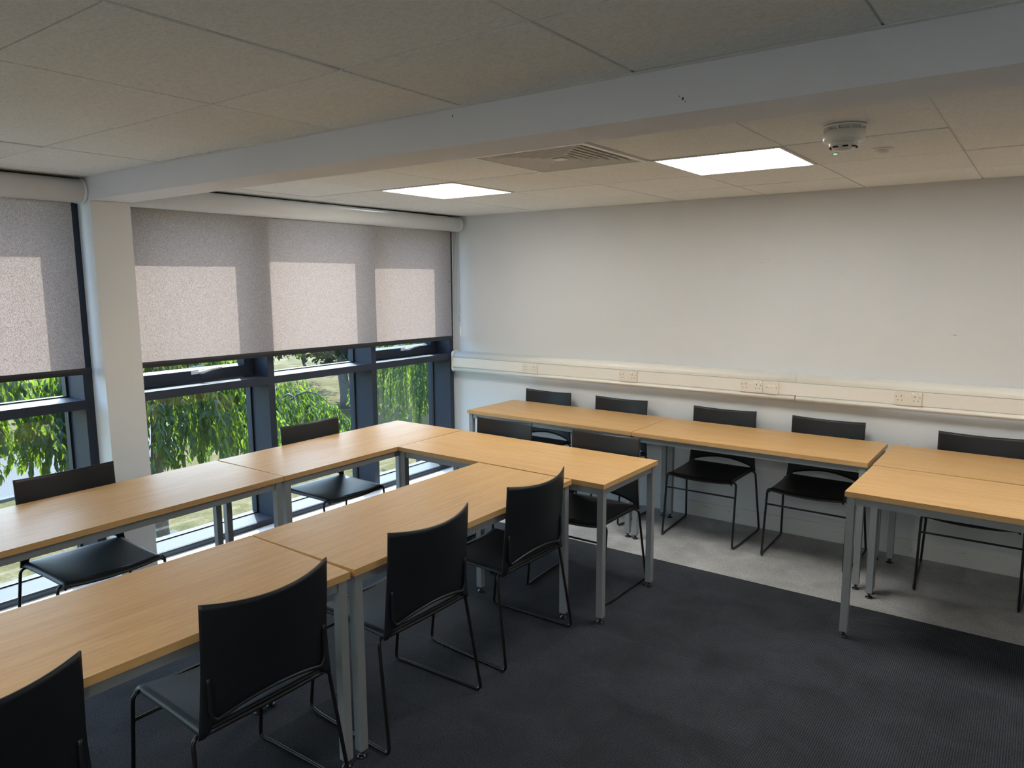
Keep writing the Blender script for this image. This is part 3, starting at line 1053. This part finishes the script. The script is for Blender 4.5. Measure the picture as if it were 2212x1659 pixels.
# ------------------------------------------------------------------ tables
TL, TW, TH = 1.403, 0.594, 0.722
def make_table():
    e = empty('folding_table'); e.name = 'meeting_table'
    bm = bmesh.new(); bx(bm, -TL / 2, TL / 2, -TW / 2, TW / 2, TH - 0.025, TH)
    mk('tabletop', bm, M['wood'], e, bevel=0.0012)
    lx, ly, s = TL / 2 - 0.026, TW / 2 - 0.026, 0.0165
    for sx in (-1, 1):
        for sy in (-1, 1):
            bm = bmesh.new(); bx(bm, sx * lx - s, sx * lx + s, sy * ly - s, sy * ly + s, 0.030, TH - 0.0255)
            l = mk('leg', bm, M['steel_grey'], e, bevel=0.0015)
            bm = bmesh.new()
            lathe(bm, [(0, 0.0), (0.019, 0.0), (0.019, 0.004), (0.011, 0.009), (0.006, 0.010), (0.006, 0.024), (0.014, 0.0245), (0.014, 0.030), (0, 0.030)], 16, (sx * lx, sy * ly, 0))
            mk('foot', bm, M['black_rod'], l)
    hz0, hz1 = TH - 0.062, TH - 0.0255
    for sy in (-1, 1):
        bm = bmesh.new(); bx(bm, -lx + s, lx - s, sy * ly - 0.010, sy * ly + 0.010, hz0, hz1); mk('rail', bm, M['steel_grey'], e)
    for sx in (-1, 1):
        bm = bmesh.new(); bx(bm, sx * lx - 0.010, sx * lx + 0.010, -ly + s, ly - s, hz0, hz1); mk('rail', bm, M['steel_grey'], e)
    tag(e, 'x', 'table', 'oak-topped tables with grey steel legs')
    return e
table0 = make_table()
def place_table(x, y, a, along, label, first=[True]):
    """x, y: corner with the lowest x and y; a: slight turn"""
    l, w = (TL, TW) if along == 'x' else (TW, TL)
    cx_ = x + l / 2 * math.cos(a) - w / 2 * math.sin(a)
    cy_ = y + l / 2 * math.sin(a) + w / 2 * math.cos(a)
    rz = a + (0 if along == 'x' else PI / 2)
    if first[0]:
        first[0] = False
        table0.location = (cx_, cy_, 0); table0.rotation_euler = (0, 0, rz); table0['label'] = label
        return table0
    return dup(table0, (cx_, cy_, 0), rz, label)
place_table(0.216, -2.668, 0.0, 'y', 'oak-topped table by the window, the far one reaching the corner of the ring')
place_table(0.236, -4.083, 0.014, 'y', 'oak-topped table by the window, the near one crossing the left picture edge')
place_table(0.814, -1.861, -0.012, 'x', 'oak-topped table across the far end of the table ring, with a free right corner')
place_table(1.432, -3.285, -0.010, 'y', 'oak-topped table in the middle row, butting against the cross table')
place_table(1.390, -4.694, -0.030, 'y', 'oak-topped table nearest the camera, lower left, wood grain most visible')
place_table(0.357, -0.660, -0.018, 'x', 'oak-topped table along the back wall, nearest the window corner')
place_table(1.768, -0.694, -0.008, 'x', 'oak-topped table along the back wall, middle one of that row')
place_table(3.198, -0.722, -0.016, 'x', 'oak-topped table along the back wall, cut by the right picture edge')
place_table(3.186, -1.329, -0.028, 'x', 'oak-topped table at the right edge, in front of the table along the wall')

# ------------------------------------------------------------------ chairs
def grid_mesh(bm, f, nu, nv):
    V = [[bm.verts.new(f(-1 + 2 * i / nu, j / nv)) for i in range(nu + 1)] for j in range(nv + 1)]
    for j in range(nv):
        for i in range(nu):
            bm.faces.new((V[j][i], V[j][i + 1], V[j + 1][i + 1], V[j + 1][i])).smooth = True
    return V

def thicken(bm, t):
    """give a sheet real thickness"""
    bmesh.ops.recalc_face_normals(bm, faces=bm.faces[:])
    bmesh.ops.solidify(bm, geom=bm.faces[:], thickness=t)

def make_chair():
    e = empty('sled_chair')
    # seat
    def seat(u, v):
        y = 0.222 - 0.415 * v
        hw = 0.216 + 0.012 * v - 0.004 * math.sin(PI * v)
        z = 0.442 - 0.016 * (1 - abs(u) ** 2.4) * math.sin(PI * min(1, v * 0.9 + 0.12)) - 0.010 * (1 - v) ** 4 * (1 - u * u)
        edge = max(0.0, (abs(u) - 0.93) / 0.07)
        z -= 0.014 * edge ** 1.6
        if v < 0.06:
            z -= 0.014 * ((0.06 - v) / 0.06) ** 1.5
        x = u * hw
        return (x, y, z)
    bm = bmesh.new()
    grid_mesh(bm, seat, 30, 24)
    thicken(bm, 0.006)
    # rolled bar along the rear edge of the seat
    tube(bm, [(-0.205 + 0.41 * k / 10, -0.191, 0.430 - 0.003 * math.sin(PI * k / 10)) for k in range(11)], 0.0085, 8)
    mk('seat', bm, M['black_plastic'], e)
    # backrest shell
    SAG = 0.056
    def halfw(z):
        t = (z - 0.42) / 0.40
        return 0.2335 - 0.013 * math.sin(min(1, t / 0.55) * PI / 2) + (0.004 * max(0, t - 0.6)) - 0.002 * t
    def zlow(u):
        au = abs(u)
        arch = 0.448 + 0.032 * (1 - (au / 0.86) ** 2) if au < 0.86 else 0.448
        if au > 0.84:
            k = min(1, (au - 0.84) / 0.05)
            return arch * (1 - k) + 0.420 * k
        return arch
    def backy(u, z):
        t = (z - 0.42) / 0.40
        y = -0.196 - 0.020 * t + 0.010 * math.sin(PI * min(1, t * 1.4)) * 0.4
        sag = SAG * (0.12 + 0.88 * min(1, t) ** 0.8)
        return y - sag * (1 - u * u)
    def back(u, v):
        z0 = zlow(u)
        z = z0 + (0.825 - 0.017 * (1 - u * u) - z0) * v
        return (u * halfw(z), backy(u, z), z)
    bm = bmesh.new()
    grid_mesh(bm, back, 48, 22)
    thicken(bm, 0.006)
    # U-shaped raised lip on the rear face
    pts = []
    def bp(u, z, o=-0.0072): return Vector((u * halfw(z), backy(u, z) + o, z))
    side = []
    for k in range(7):
        t = k / 6
        side.append((0.915 - 0.02 * t, 0.60 - 0.085 * t, -0.001 - 0.0062 * t))
    for k in range(1, 7):
        t = k / 7
        side.append((0.895 - 0.145 * t * t, 0.515 - 0.050 * math.sin(t * PI / 2), -0.0072))
    for u, z, o in side: pts.append(bp(-u, z, o))
    for k in range(17):
        u = -0.74 + 1.48 * k / 16
        pts.append(bp(u, zlow(u) + 0.013))
    for u, z, o in reversed(side): pts.append(bp(u, z, o))
    tube(bm, pts, 0.0058, 8)
    bo = mk('backrest', bm, M['black_plastic'], e)
    # sled frame, one bent rod per side
    for s in (-1, 1):
        P = [(s * 0.10, 0.185, 0.422), (s * 0.232, 0.188, 0.428), (s * 0.236, 0.240, 0.0085), (s * 0.247, 0.165, 0.0075), (s * 0.262, -0.236, 0.0075), (s * 0.240, -0.172, 0.424), (s * 0.10, -0.165, 0.422)]
        pts = fillet(P, [0.028, 0.026, 0.03, 0.026, 0.028], 5)
        bm = bmesh.new(); tube(bm, pts, 0.0068, 10)
        l = mk('leg', bm, M['black_rod'], e)
    bm = bmesh.new(); tube(bm, [(-0.2335, 0.2005, 0.332), (0.2335, 0.2005, 0.332)], 0.0056, 8); mk('stretcher', bm, M['black_rod'], e)
    bm = bmesh.new()
    bm.free()
    for y in (0.185, -0.165):
        bm = bmesh.new(); tube(bm, [(-0.10, y, 0.422), (0.10, y, 0.422)], 0.0068, 8)
        mk('under_seat_bar', bm, M['black_rod'], e)
    tag(e, 'x', 'chair', 'black plastic chairs on sled frames')
    return e
chair0 = make_chair()
def place_chair(x, y, rz, label, first=[True]):
    if first[0]:
        first[0] = False
        chair0.location = (x, y, 0); chair0.rotation_euler = (0, 0, rz); chair0['label'] = label
        return chair0
    return dup(chair0, (x, y, 0), rz, label)
BK = PI          # chairs against the back wall face the camera side (-y)
place_chair(0.692, -0.266, BK - 0.03, 'black chair at the back wall nearest the window corner, behind the first wall table')
place_chair(1.352, -0.274, BK - 0.02, 'black chair at the back wall, second from the window corner')
place_chair(2.150, -0.272, BK + 0.01, 'black chair at the back wall, third from the window corner, seat visible under the table')
place_chair(2.815, -0.276, BK - 0.02, 'black chair at the back wall, fourth from the window corner, next to the table gap')
place_chair(3.650, -0.300, BK + 0.0, 'black chair at the back wall, rightmost, cut by the right picture edge')
place_chair(1.140, -1.456, BK - 0.01, 'black chair tucked behind the cross table, the one nearer the window')
place_chair(1.880, -1.466, BK + 0.01, 'black chair tucked behind the cross table, the one at its free right end')
place_chair(0.398, -3.432, -PI / 2 - 0.01, 'black chair with its back to the pillar, left picture edge')
place_chair(0.378, -1.990, -PI / 2 - 0.03, 'black chair with its back to the middle window, bluish light on its seat')
place_chair(1.848, -3.656, PI / 2 - 0.015, 'large black chair in the foreground, back to the camera, second from the left edge')
place_chair(1.852, -2.945, PI / 2 - 0.01, 'black chair beside the pair of table legs, third along the middle row')
place_chair(1.862, -2.240, PI / 2 - 0.03, 'black chair at the far end of the middle row, next to the cross table')
place_chair(1.838, -4.395, PI / 2 - 0.02, 'black chair in the bottom left corner, cut by the picture edge')

# ------------------------------------------------------------------ outside
GZ = -3.0
structure(box('ground', (-90, -0.62, -60, 90, GZ - 0.3, GZ), M['grass']))
def strip(name, near, far, z, mat, h):
    bm = bmesh.new()
    n = len(near)
    top = [bm.verts.new((p[0], p[1], z + h)) for p in near] + [bm.verts.new((p[0], p[1], z + h)) for p in reversed(far)]
    bot = [bm.verts.new((p[0], p[1], z - 0.05)) for p in near] + [bm.verts.new((p[0], p[1], z - 0.05)) for p in reversed(far)]
    N = len(top)
    for k in range(n - 1):
        bm.faces.new((top[k], top[k + 1], top[N - 2 - k], top[N - 1 - k]))
    for k in range(N):
        bm.faces.new((top[k], top[(k + 1) % N], bot[(k + 1) % N], bot[k]))
    return structure(mk(name, bm, mat))
near = [(-14.5, -30), (-14.2, 0.9), (-14.7, 4.7), (-18.9, 9.2), (-30, 17)]
far = [(-18.5, -30), (-18.7, 2.5), (-20.1, 4.9), (-24.0, 9.5), (-36, 17)]
strip('road', near, far, GZ, M['tarmac'], 0.012)
def offs(l, d): return [(x + d, y + d * 0.2) for x, y in l]
strip('kerb', far, offs(far, -0.5), GZ, M['kerb'], 0.12)
strip('path_edging', offs(near, 0.16), near, GZ, M['kerb'], 0.06)
structure(box('paving', (-9.2, -6.9, 1.55, 2.1, GZ, GZ + 0.03), M['paving']))
structure(box('building_base', (-0.62, 7, -8, 1.5, GZ, -0.31), M['brick_wall']))

LEAF = None
def leaf_arrays():
    """elongated drooping leaf, length 1 along +x, tip drooping to -z"""
    xs_ = [0, 0.18, 0.45, 0.75, 1.0]
    ws = [0.02, 0.15, 0.20, 0.13, 0.0]
    zs = [0, 0.01, -0.03, -0.14, -0.30]
    v, f = [], []
    for i, (x, w, z) in enumerate(zip(xs_, ws, zs)):
        if i == 4:
            v.append((x, 0, z))
        else:
            v += [(x, w, z + w * 0.35), (x, 0, z), (x, -w, z + w * 0.35)]
    for i in range(3):
        a = 3 * i
        f += [(a, a + 1, a + 4, a + 3), (a + 1, a + 2, a + 5, a + 4)]
    f += [(9, 10, 12), (10, 11, 12)]
    return np.array(v, float), f
LV, LF = leaf_arrays()
lme = bpy.data.meshes.new('leaf')
lme.from_pydata([tuple(a) for a in LV], [], LF)
for p in lme.polygons: p.use_smooth = True
lme.materials.append(M['leaf'])

def merged_leaves(mats, V, F, name, mat, parent):
    """mats: list of 4x4; joins copies of one leaf into a single mesh"""
    n = len(mats); k = len(V)
    A = np.array([np.array(m) for m in mats])
    H4 = np.hstack([V, np.ones((k, 1))])
    W = np.einsum('nij,kj->nki', A, H4)[:, :, :3].reshape(-1, 3)
    faces = []
    for i in range(n):
        o = i * k
        for f in F:
            faces.append(tuple(a + o for a in f))
    me = bpy.data.meshes.new(name)
    me.from_pydata(W.tolist(), [], faces)
    me.materials.append(mat)
    o = bpy.data.objects.new(name, me)
    COL.objects.link(o); o.parent = parent
    o['kind'] = 'stuff'
    return o

def leaf_matrix(p, az, pitch, roll, L):
    return Matrix.Translation(p) @ Matrix.Rotation(az, 4, 'Z') @ Matrix.Rotation(pitch, 4, 'Y') @ Matrix.Rotation(roll, 4, 'X') @ Matrix.Scale(L, 4)

CAMP = Vector((3.87, -4.90, 1.70))
def weeping_tree(x, y, R, ztop, zmin, ntw, seed, label, nparts, group, trunk_r=0.09, wallx=None):
    rnd = random.Random(seed)
    e = empty('weeping_tree', (x, y, GZ))
    tag(e, label, 'tree', group)
    o = Vector((x, y, GZ))
    bm = bmesh.new()
    zt = ztop - GZ - 0.35
    pts = [(0.02 * math.sin(k), 0.02 * math.cos(2 * k), zt * k / 8) for k in range(9)]
    tube(bm, pts, trunk_r, 10, r1=trunk_r * 0.55)
    mk('trunk', bm, M['bark'], e)
    leaves = []
    tw = bmesh.new()
    for k in range(9):          # arching limbs
        a = 2 * PI * k / 9 + rnd.uniform(-.2, .2)
        rr = R * rnd.uniform(.6, .9)
        lp = []
        for i in range(7):
            t = i / 6
            lp.append((rr * t * math.cos(a), rr * t * math.sin(a), zt - 0.5 + 0.75 * math.sin(t * PI * 0.62) - 0.25 * t * t))
        tube(tw, lp, 0.03, 5, r1=0.008)
    for i in range(ntw):
        a = rnd.uniform(0, 2 * PI)
        q = rnd.random() ** 0.55
        r0 = R * q * 0.92
        lump = 1 + 0.16 * math.sin(3 * a + seed) + 0.1 * math.sin(7 * a + 2 * seed)
        z0 = ztop - (0.95 * q ** 2.2) * (ztop - zmin) * 0.55 * lump - rnd.uniform(0, 0.5) * (1 - q * 0.5)
        hang = rnd.uniform(0.30, 1.0) * (z0 - zmin) * (0.7 + 0.3 * rnd.random())
        hang = max(0.3, hang)
        outd = Vector((math.cos(a), math.sin(a), 0))
        base = Vector((r0 * math.cos(a) * lump, r0 * math.sin(a) * lump, z0 - GZ))
        n = int(6 + hang * 17)
        pp = []
        bend = rnd.uniform(0.15, 0.4)
        sway = Vector((rnd.uniform(-.1, .1), rnd.uniform(-.1, .1), 0))
        for k in range(n + 1):
            t = k / n
            pp.append(base + outd * bend * (1 - (1 - t) ** 2.2) * 0.8 + sway * t + Vector((0, 0, 0.10 * math.sin(min(1, t * 3) * PI) - hang * t ** 1.25)))
        tube(tw, pp[::3] if len(pp) > 6 else pp, 0.003, 3)
        for k in range(1, n + 1):
            for sd in (-1, 1):
                if rnd.random() < 0.12: continue
                az = a + sd * rnd.uniform(0.5, 1.5)
                leaves.append(leaf_matrix(pp[k], az, rnd.uniform(0.55, 1.45), rnd.uniform(-.5, .5), rnd.uniform(0.07, 0.12)))
    mk('branches', tw, M['bark'], e)
    # leaves nearest to the window become parts of their own
    leaves.sort(key=lambda m: (m.translation + o - CAMP).length)
    vis = [m for m in leaves[:nparts * 3]]
    rnd.shuffle(vis)
    parts = vis[:nparts]
    ids = set(id(m) for m in parts)
    for m in parts:
        lo_ = bpy.data.objects.new('leaf', lme)
        COL.objects.link(lo_)
        lo_.parent = e
        lo_.matrix_local = m
    merged_leaves([m for m in leaves if id(m) not in ids], LV, LF, 'foliage', M['leaf'], e)
    return e
G = 'weeping trees outside the window'
weeping_tree(-3.55, -1.05, 1.06, 1.55, -0.38, 290, 3, 'weeping tree close to the left window beside the pillar, drooping leafy twigs', 260, G)
weeping_tree(-4.2, -2.75, 1.0, 1.35, -0.25, 200, 5, 'weeping tree seen through the window left of the pillar', 220, G)
weeping_tree(-6.1, 2.15, 1.10, 0.20, -1.1, 260, 9, 'bright green weeping tree seen through the middle window behind a chair', 160, G)
weeping_tree(-8.3, 7.9, 1.7, 0.9, -1.9, 300, 12, 'shaded weeping tree seen through the right window by the wall', 60, G)

QV = np.array([(0, 0, 0), (0.5, 0.28, 0.05), (1, 0, 0), (0.5, -0.28, 0.05)], float)
QF = [(0, 1, 2, 3)]
def broad_tree(x, y, R, zc, seed, label, n=3500, kx=1.0):
    rnd = random.Random(seed)
    e = empty('broadleaf_tree', (x, y, GZ))
    tag(e, label, 'tree', 'large trees behind the lawn')
    bm = bmesh.new()
    tube(bm, [(0.05 * math.sin(k * 1.3), 0.05 * math.cos(k), (zc - GZ) * k / 7) for k in range(8)], 0.22, 9, r1=0.10)
    for k in range(7):
        a = 2 * PI * k / 7
        tube(bm, [(0, 0, (zc - GZ) * 0.55), (R * 0.35 * math.cos(a), R * 0.35 * math.sin(a), (zc - GZ) * 0.85), (R * 0.75 * math.cos(a), R * 0.75 * math.sin(a), (zc - GZ) * 1.02)], 0.09, 6, r1=0.03)
    mk('trunk', bm, M['bark'], e)
    cl = [(Vector((rnd.gauss(0, 1), rnd.gauss(0, 1), rnd.gauss(0, 0.8)))) for _ in range(26)]
    cl = [c.normalized() * R * rnd.uniform(0.35, 0.85) for c in cl]
    L = []
    for i in range(n):
        c = cl[rnd.randrange(len(cl))]
        d = Vector((rnd.gauss(0, 1), rnd.gauss(0, 1), rnd.gauss(0, 0.8))).normalized() * R * 0.36 * rnd.random() ** 0.4
        p = c + d + Vector((0, 0, zc - GZ))
        if p.z < 1.2: p.z = 1.2 + rnd.random()
        L.append(leaf_matrix(p, rnd.uniform(0, 6.3), rnd.uniform(-0.6, 1.2), rnd.uniform(-1, 1), rnd.uniform(0.22, 0.40)))
    merged_leaves(L, QV, QF, 'foliage', M['leaf_far'], e)
    return e
broad_tree(-17.0, 13.1, 3.0, 0.6, 21, 'large tree casting shade on the lawn, seen above the transom of the middle window', 9000)
broad_tree(-20.2, 19.4, 3.0, 0.7, 22, 'large tree beyond the right window, its crown above the shaded lawn', 9000)
broad_tree(-24.6, 15.2, 2.9, 0.6, 23, 'distant tree behind the shading tree in the middle window')
broad_tree(-29.5, 24.5, 3.8, 1.6, 24, 'tree at the far edge of the lawn in the middle window')
broad_tree(-36.0, 6.0, 4.0, 0.6, 25, 'distant tree beyond the road behind the left window', 4500)
broad_tree(-27.5, 1.0, 3.4, 0.2, 26, 'distant tree beyond the road, left of the pillar', 4500)
broad_tree(-20.5, 29.5, 4.2, 1.8, 27, 'distant tree far behind the right window')
def hedge(x0, y0, x1, y1, h, w, seed, label):
    rnd = random.Random(seed)
    e = empty('hedge', ((x0 + x1) / 2, (y0 + y1) / 2, GZ))
    tag(e, label, 'hedge')
    L = []
    d = Vector((x1 - x0, y1 - y0, 0)); ln = d.length; dn = d.normalized(); nn = Vector((-dn.y, dn.x, 0))
    for i in range(int(ln * 330)):
        t = rnd.random() - 0.5
        s = rnd.choice((-1, 1))
        top = rnd.random() < 0.35
        off = rnd.uniform(-w, w) if top else s * w * rnd.uniform(0.8, 1.0)
        z = h * rnd.uniform(0.9, 1.08) if top else h * rnd.random()
        L.append(leaf_matrix(d * t + nn * off + Vector((0, 0, z)), rnd.uniform(0, 6.3), rnd.uniform(-.5, 1.2), rnd.uniform(-1, 1), rnd.uniform(.12, .24)))
    merged_leaves(L, QV, QF, 'foliage', M['leaf_far'], e)
hedge(-20.6, -14, -21.6, 5.0, 2.6, 0.6, 31, 'tall green hedge beyond the road behind the left window')
hedge(-34, 14, -46, 34, 3.2, 0.6, 32, 'tall green hedge beyond the road further off')
